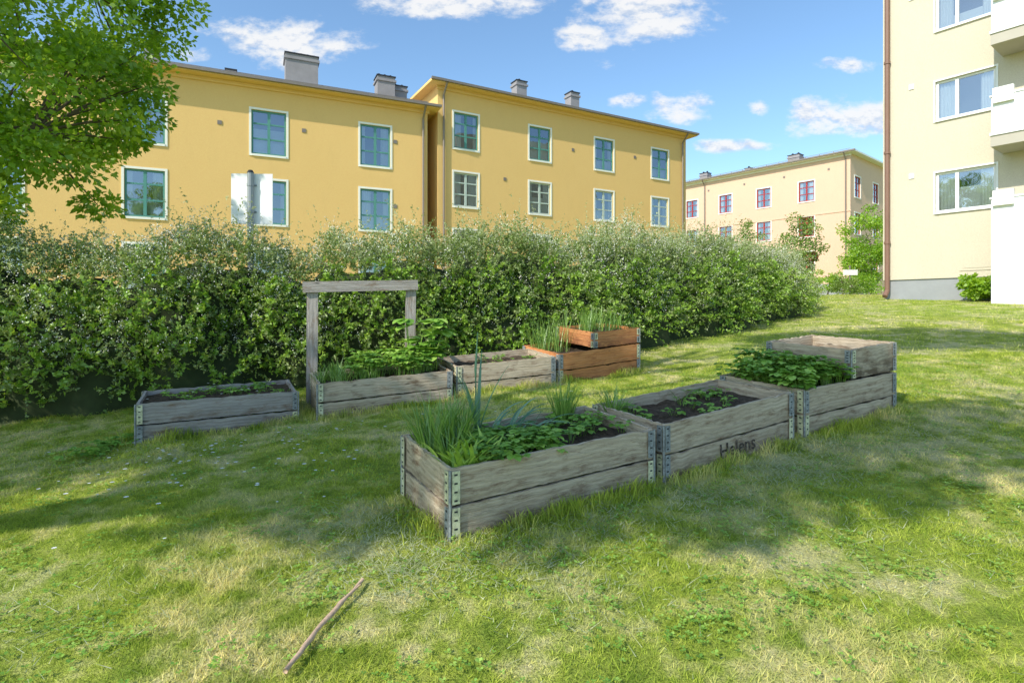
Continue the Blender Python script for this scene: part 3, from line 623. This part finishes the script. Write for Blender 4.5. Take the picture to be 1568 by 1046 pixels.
def house(name,fr,u0,u1,z0,ze,dep,rows,cols,ww,wallm,casem,sashm,slope=R(16),hs=(.36,.70),side=None,eave_mat=None,vs=(.5,),over=.55,chims=(),pipes=(),vents=(),pale=()):
    e=empty(name); mb=MB(); wb=MB(); rects=[]
    for c in cols:
        for k,(za,zb_) in enumerate(rows): rects.append((c-ww/2,c+ww/2,za,zb_))
    wall(mb,fr,u0,u1,z0,ze,rects,0,1)
    for r in rects: window(wb,fr,*r,hs=hs,vs=vs,si=(4 if any(abs(r[2]-rows[p][0])<.01 for p in pale) else 1))
    def sidewall(org,d,n,L,cols2):
        f2=Fr(org,d,n); rr=[(c-ww/2,c+ww/2,za,zb_) for c in cols2 for (za,zb_) in rows]; wall(mb,f2,0,L,z0,ze,rr,0,1)
        for r in rr: window(wb,f2,*r,hs=hs,vs=vs)
    A=fr.P(u1,0,0); sidewall((A[0],A[1]),-fr.n,fr.d,dep,side or [])
    A=fr.P(u0,-dep,0); sidewall((A[0],A[1]),fr.n,-fr.d,dep,[])
    mb.quad(fr.P(u0,-dep,z0),fr.P(u1,-dep,z0),fr.P(u1,-dep,ze),fr.P(u0,-dep,ze),0)
    mb.build('walls',[wallm,m_inter],e); wb.build('windows',[casem,sashm,m_glass,m_curt,m_pale],e)
    rb=MB(); lbox(rb,fr,u0-over,u1+over,-dep-over,over,ze+.002,ze+.14,1)
    lbox(rb,fr,u0-over-.03,u1+over+.03,over+.003,over+.13,ze+.05,ze+.17,2)
    lbox(rb,fr,u0-.08,u1+.08,.003,.09,ze-.18,ze-.002,1)
    roof_hip(rb,fr,u0,u1,dep,ze+.145,slope,over); 
    zz=ze+.145+.5*math.tan(slope)
    for k in range(int((u1-u0)/1.2)):
        u=u0+.3+k*1.2; lbox(rb,fr,u,u+.04,over-.55,over-.51,zz-.05,zz+.18,2)
    lbox(rb,fr,u0,u1,over-.55,over-.52,zz+.15,zz+.18,2)
    rb.build('roof_and_eaves',[m_roof,eave_mat or wallm,m_gut],e)
    cb=MB()
    for c in chims: chimney(cb,fr,*c)
    if chims: cb.build('chimneys',[m_chim,m_dark],e)
    pb=MB()
    for u in pipes:
        a=fr.P(u,.10,z0);b=fr.P(u,.10,ze-.5);c=fr.P(u,over+.06,ze+.05); tube(pb,[a,b],[.055,.055],8); tube(pb,[b,c],[.055,.055],8)
    for (u,z) in vents: lbox(pb,fr,u-.09,u+.09,.003,.03,z-.09,z+.09,0)
    if pipes or vents: pb.build('downpipes_and_vents',[m_gut],e)
    return e
dl=(.91,.415); frL=Fr((-6.89,28.7),dl,(.415,-.91)); sp=4.94
rowsL=[(8.55,10.6),(5.32,7.37),(2.09,4.14)]
house('yellow_apartment_block',frL,-24.5,2.7,-1,11.75,11,rowsL,[0,-sp,-2*sp,-3*sp,-4*sp],1.5,m_yellow,m_cream,m_teal,R(15),
      chims=[(-3.3,-3.0,1.6,1.0,12.2,14.55,5),(1.35,-4.2,1.0,.9,12.2,14.7,3),(2.3,-4.8,.8,.9,12.2,14.5,2),(-9.9,-2.2,.5,.5,12,13.45,1),(-6.6,-2.2,.45,.45,12.2,13.0,0)],pipes=[2.45],vents=[(1.0,9.9),(-3.4,9.9),(1.0,6.6),(-7.0,9.8),(-13,9.9)])
dr=(.87,.49); frR=Fr((-2.5,31),dr,(.49,-.87))
rowsR=[(10.05,11.98),(6.92,8.75),(3.7,5.65)]
house('yellow_corner_building',frR,-1.65,16.6,-1,13.2,11,rowsR,[0,4.75,9.5,14.2],1.45,m_yellow,m_cream,m_teal,R(15),
      chims=[(5.6,-3.9,.75,.7,14,16.1,1),(9.9,-4.0,.7,.7,14,16.2,1)],pipes=[-1.35,16.2],vents=[(2.4,8.7),(7.1,11),(12,11.2)],pale=[1,2])
dp=Vector((.64,-.77)); frP=Fr((26.7,51.6),dp,(-.77,-.64))
rowsP=[(11.15,12.95),(7.95,9.75),(4.75,6.55)]
pk=house('peach_apartment_building',frP,-16,3.64,0,14.75,11,rowsP,[0,-3.95,-7.9,-11.75],1.35,m_pink,m_cream,m_red,R(14),side=[1.6,6,10],
      chims=[(-2.5,-3.5,1.1,.9,15.3,16.4,2),(-12,-3,.9,.8,15.3,16.3,2),(-7,-3,.6,.6,15.3,15.9,1)],pipes=[3.3,-10.2],vents=[(1.9,13.7),(-2,13.7),(-5.9,13.7),(-9.8,13.7)],eave_mat=m_cream)
pb=MB(); lbox(pb,frP,-16,3.66,.004,.06,0,3.6,0); lbox(pb,frP,-16,3.7,.004,.05,9.8,9.92,1); pb.build('plinth',[m_concrete,m_pink],pk)
frT=Fr((13.4,18.0),(.6,-.8),(-.8,-.6))
cr=empty('cream_apartment_block'); mb=MB(); wb=MB()
rT=[(0,1.5,4.37,5.62),(0,1.5,7.27,8.50),(0,1.5,10.1,11.4),(0,1.5,13,14.3)]
wall(mb,frT,-1.48,9,2.3,17,rT,0,1)
for r in rT: window(wb,frT,*r,cas=.05,sash=.07,vs=(.36,),hs=(),bar=.05)
f2=Fr(frT.P(-1.48,-14,0)[:2],frT.n,-frT.d); wall(mb,f2,0,14,2.3,17,[],0,1)
mb.quad(frT.P(-1.48,0,17),frT.P(9,0,17),frT.P(9,-14,17),frT.P(-1.48,-14,17),0)
mb.build('walls',[m_tan,m_inter],cr); wb.build('windows',[m_white,m_white,m_glass,m_curt],cr)
pb=MB(); lbox(pb,frT,-1.43,9,-.5,-.05,.8,2.298,0); pb.build('plinth',[m_concrete],cr)
pb=MB(); a=frT.P(-1.32,.10,0)
tube(pb,[(a[0],a[1],1.9),(a[0],a[1],17)],[.075,.075],10); 
for z in (3.5,6.5,9.5,12.5): tube(pb,[(a[0],a[1],z),(a[0],a[1],z+.08)],[.095,.095],10)
q=frT.P(-1.32,.3,0); tube(pb,[(a[0],a[1],1.95),(q[0],q[1],1.75)],[.075,.075],10)
pb.build('downpipe',[m_pipe],cr)
pb=MB()
for z in (5.65,8.55,11.45): lbox(pb,frT,-.72,-.58,.002,.03,z-.08,z+.08,0)
lbox(pb,frT,.62,1.5,.002,.02,2.5,3.15,1); lbox(pb,frT,.70,1.42,.021,.03,2.58,3.08,1)
pb.build('vents_and_hatch',[m_white,m_tan],cr)
pb=MB(); u0,u1,wd=1.66,6.5,1.2
for zt,zs,zb_ in ((4.40,1.2,1.0),(7.25,6.27,5.87),(10.12,9.12,8.72),(13,12,11.6)):
    lbox(pb,frT,u0,u1,wd-.06,wd,zs,zt,0); lbox(pb,frT,u0,u0+.06,.003,wd-.062,zs,zt,0)
    lbox(pb,frT,u0-.03,u1,wd-.09,wd+.03,zt+.002,zt+.05,2); lbox(pb,frT,u0-.03,u0+.09,.003,wd-.092,zt+.002,zt+.05,2)
    lbox(pb,frT,u0-.012,u1+.01,.003,wd+.012,zb_,zs-.003,1)
    if zs>2: lbox(pb,frT,u0-.03,u1+.02,.003,wd+.05,zs-.10,zs-.02,0)
    lbox(pb,frT,u0+.05,u0+.5,wd-.03,wd+.10,zt-.2,zt+.22,2)
pb.build('balconies',[m_balc,m_slab,m_white],cr)
# ------------------------------------------------------------------ signs
sg=empty('white_sign_on_pole'); mb=MB(); sx,sy=-3.93,8.55
tube(mb,[(sx,sy,0),(sx,sy,3.36)],[.045,.045],12,1); tube(mb,[(sx,sy,3.36),(sx,sy,3.40)],[.052,.03],12,2)
fs=Fr((sx,sy+.06),(1,.06),(.06,-1))
lbox(mb,fs,-.31,.30,-.006,.006,2.60,3.36,0)
for z in (2.78,3.18): lbox(mb,fs,-.07,.07,.0065,.022,z-.012,z+.012,1); tube(mb,[(sx,sy,z-.02),(sx,sy,z+.02)],[.052,.052],12,1)
mb.build('panel_and_pole',[plain('white_sign_back',(.86,.86,.87),.5,0,.02,3),plain('galvanised_pole',(.30,.33,.36),.6,.3,.15,20),m_dark],sg)
sg=empty('street_sign'); mb=MB(); x,y=19.0,32.0; z=g(x,y); tube(mb,[(x,y,z),(x,y,z+1.7)],[.04,.04],8,1); fs=Fr((x,y-.06),(1,0),(0,-1)); lbox(mb,fs,-.4,.4,-.01,.01,z+1.15,z+1.45,0); mb.build('panel_and_pole',[m_white,m_gut],sg)
sg=empty('red_road_sign'); mb=MB(); x,y=18.5,35.0; z=g(x,y); tube(mb,[(x,y,z),(x,y,z+2.6)],[.04,.04],8,1)
n=16; vs=[(x+.32*math.cos(k*6.2832/n),y-.06,z+2.4+.32*math.sin(k*6.2832/n)) for k in range(n)]; vs2=[(a,b-.02,c) for a,b,c in vs]
mb.add(vs+vs2,[tuple(range(n)),tuple(range(n,2*n))]+[(k,(k+1)%n,n+(k+1)%n,n+k) for k in range(n)],0); fs=Fr((x,y-.085),(1,0),(0,-1)); lbox(mb,fs,-.2,.2,0,.01,z+2.35,z+2.45,2)
mb.build('disc_and_pole',[m_red,m_gut,m_white],sg)
# ------------------------------------------------------------------ light, sky
el=R(39); S=Vector((-.68,-.73,0)).normalized(); az=math.atan2(S.x,S.y)%(2*math.pi)
sd=bpy.data.lights.new('sun','SUN'); sd.energy=5.0; sd.angle=R(.6); sd.color=(1,.94,.84); so=bpy.data.objects.new('sun',sd); scene.collection.objects.link(so)
dv=Vector((-S.x*math.cos(el),-S.y*math.cos(el),-math.sin(el))); so.rotation_euler=dv.to_track_quat('-Z','Y').to_euler()
w=bpy.data.worlds.new('World'); scene.world=w; w.use_nodes=True; nt=w.node_tree; nt.nodes.clear(); out=nt.nodes.new('ShaderNodeOutputWorld')
sky=nt.nodes.new('ShaderNodeTexSky'); sky.sky_type='NISHITA'; sky.sun_disc=False; sky.sun_elevation=el; sky.sun_rotation=az; sky.air_density=1.0; sky.dust_density=.8; sky.ozone_density=1.6
bg=nt.nodes.new('ShaderNodeBackground'); bg.inputs['Strength'].default_value=.15
nt.links.new(mixc(nt,1.0,sky.outputs[0],(1.32,1.55,1.62),'MULTIPLY'),bg.inputs['Color'])
tc=nt.nodes.new('ShaderNodeTexCoord'); sx_=nt.nodes.new('ShaderNodeSeparateXYZ'); nt.links.new(tc.outputs['Generated'],sx_.inputs[0])
yy=mth(nt,'MAXIMUM',sx_.outputs[1],.05); U=mth(nt,'DIVIDE',sx_.outputs[0],yy); Vv=mth(nt,'DIVIDE',sx_.outputs[2],yy)
cmb=nt.nodes.new('ShaderNodeCombineXYZ'); nt.links.new(U,cmb.inputs[0]); nt.links.new(mth(nt,'MULTIPLY',Vv,1.7),cmb.inputs[1])
CL=[(-.40,.474,.11,.032,1.1),(-.33,.465,.06,.014,.9),(-.10,.54,.14,.020,1.1),(.235,.52,.095,.040,1.15),(.125,.485,.05,.025,.95),(.15,.54,.04,.012,.6),(.58,.338,.08,.028,1.1),(.61,.315,.08,.012,1.),
    (.432,.356,.02,.012,.9),(.30,.355,.05,.022,.95),(.375,.287,.065,.010,.9),(.59,.43,.055,.012,.65),(.20,.368,.035,.012,.7),(-.55,.455,.05,.018,.5),(.46,.22,.08,.009,.6),(.16,.43,.025,.012,.5)]
acc=None
for cu,cv,a_,b_,wt in CL:
    du=mth(nt,'DIVIDE',mth(nt,'SUBTRACT',U,cu),a_*1.25); dv_=mth(nt,'DIVIDE',mth(nt,'SUBTRACT',Vv,cv),b_*1.35)
    q=mth(nt,'SUBTRACT',wt,mth(nt,'ADD',mth(nt,'MULTIPLY',du,du),mth(nt,'MULTIPLY',dv_,dv_)))
    acc=q if acc is None else mth(nt,'MAXIMUM',acc,q)
acc=mth(nt,'MAXIMUM',acc,-2.0)
n1=noise(nt,cmb.outputs[0],11,7,.62)
n2=noise(nt,mapping(nt,cmb.outputs[0],(1,1,1),(0,.012,0)),11,4,.6)
val=mth(nt,'ADD',mth(nt,'MULTIPLY',acc,1.0),mth(nt,'MULTIPLY',mth(nt,'SUBTRACT',n1,.50),4.6))
cm=nt.nodes.new('ShaderNodeMapRange'); cm.interpolation_type='SMOOTHSTEP'; cm.inputs['From Min'].default_value=-.1; cm.inputs['From Max'].default_value=1.1; nt.links.new(val,cm.inputs['Value'])
hz=mth(nt,'GREATER_THAN',acc,-1.9)
mask=mth(nt,'MULTIPLY',cm.outputs[0],hz)
lit=mth(nt,'ADD',mth(nt,'MULTIPLY',mth(nt,'SUBTRACT',n1,n2),5),.6,0,True)
bc=nt.nodes.new('ShaderNodeBackground'); bc.inputs['Strength'].default_value=.97; nt.links.new(ramp(nt,lit,[(.1,(.62,.72,.88)),(.65,(1,1,1))]),bc.inputs['Color'])
mx=nt.nodes.new('ShaderNodeMixShader'); nt.links.new(mth(nt,'MULTIPLY',mask,.93),mx.inputs[0]); nt.links.new(bg.outputs[0],mx.inputs[1]); nt.links.new(bc.outputs[0],mx.inputs[2]); nt.links.new(mx.outputs[0],out.inputs['Surface'])
# ------------------------------------------------------------------ camera
cd=bpy.data.cameras.new('camera'); cd.lens=20; cd.sensor_width=36; cd.shift_y=-.0306; cd.clip_end=3000; cd.clip_start=.05
co=bpy.data.objects.new('camera',cd); scene.collection.objects.link(co); co.location=(0,0,1.3); co.rotation_euler=(R(90),0,0); scene.camera=co
scene.view_settings.view_transform='Standard'; scene.view_settings.look='None'; scene.view_settings.exposure=0
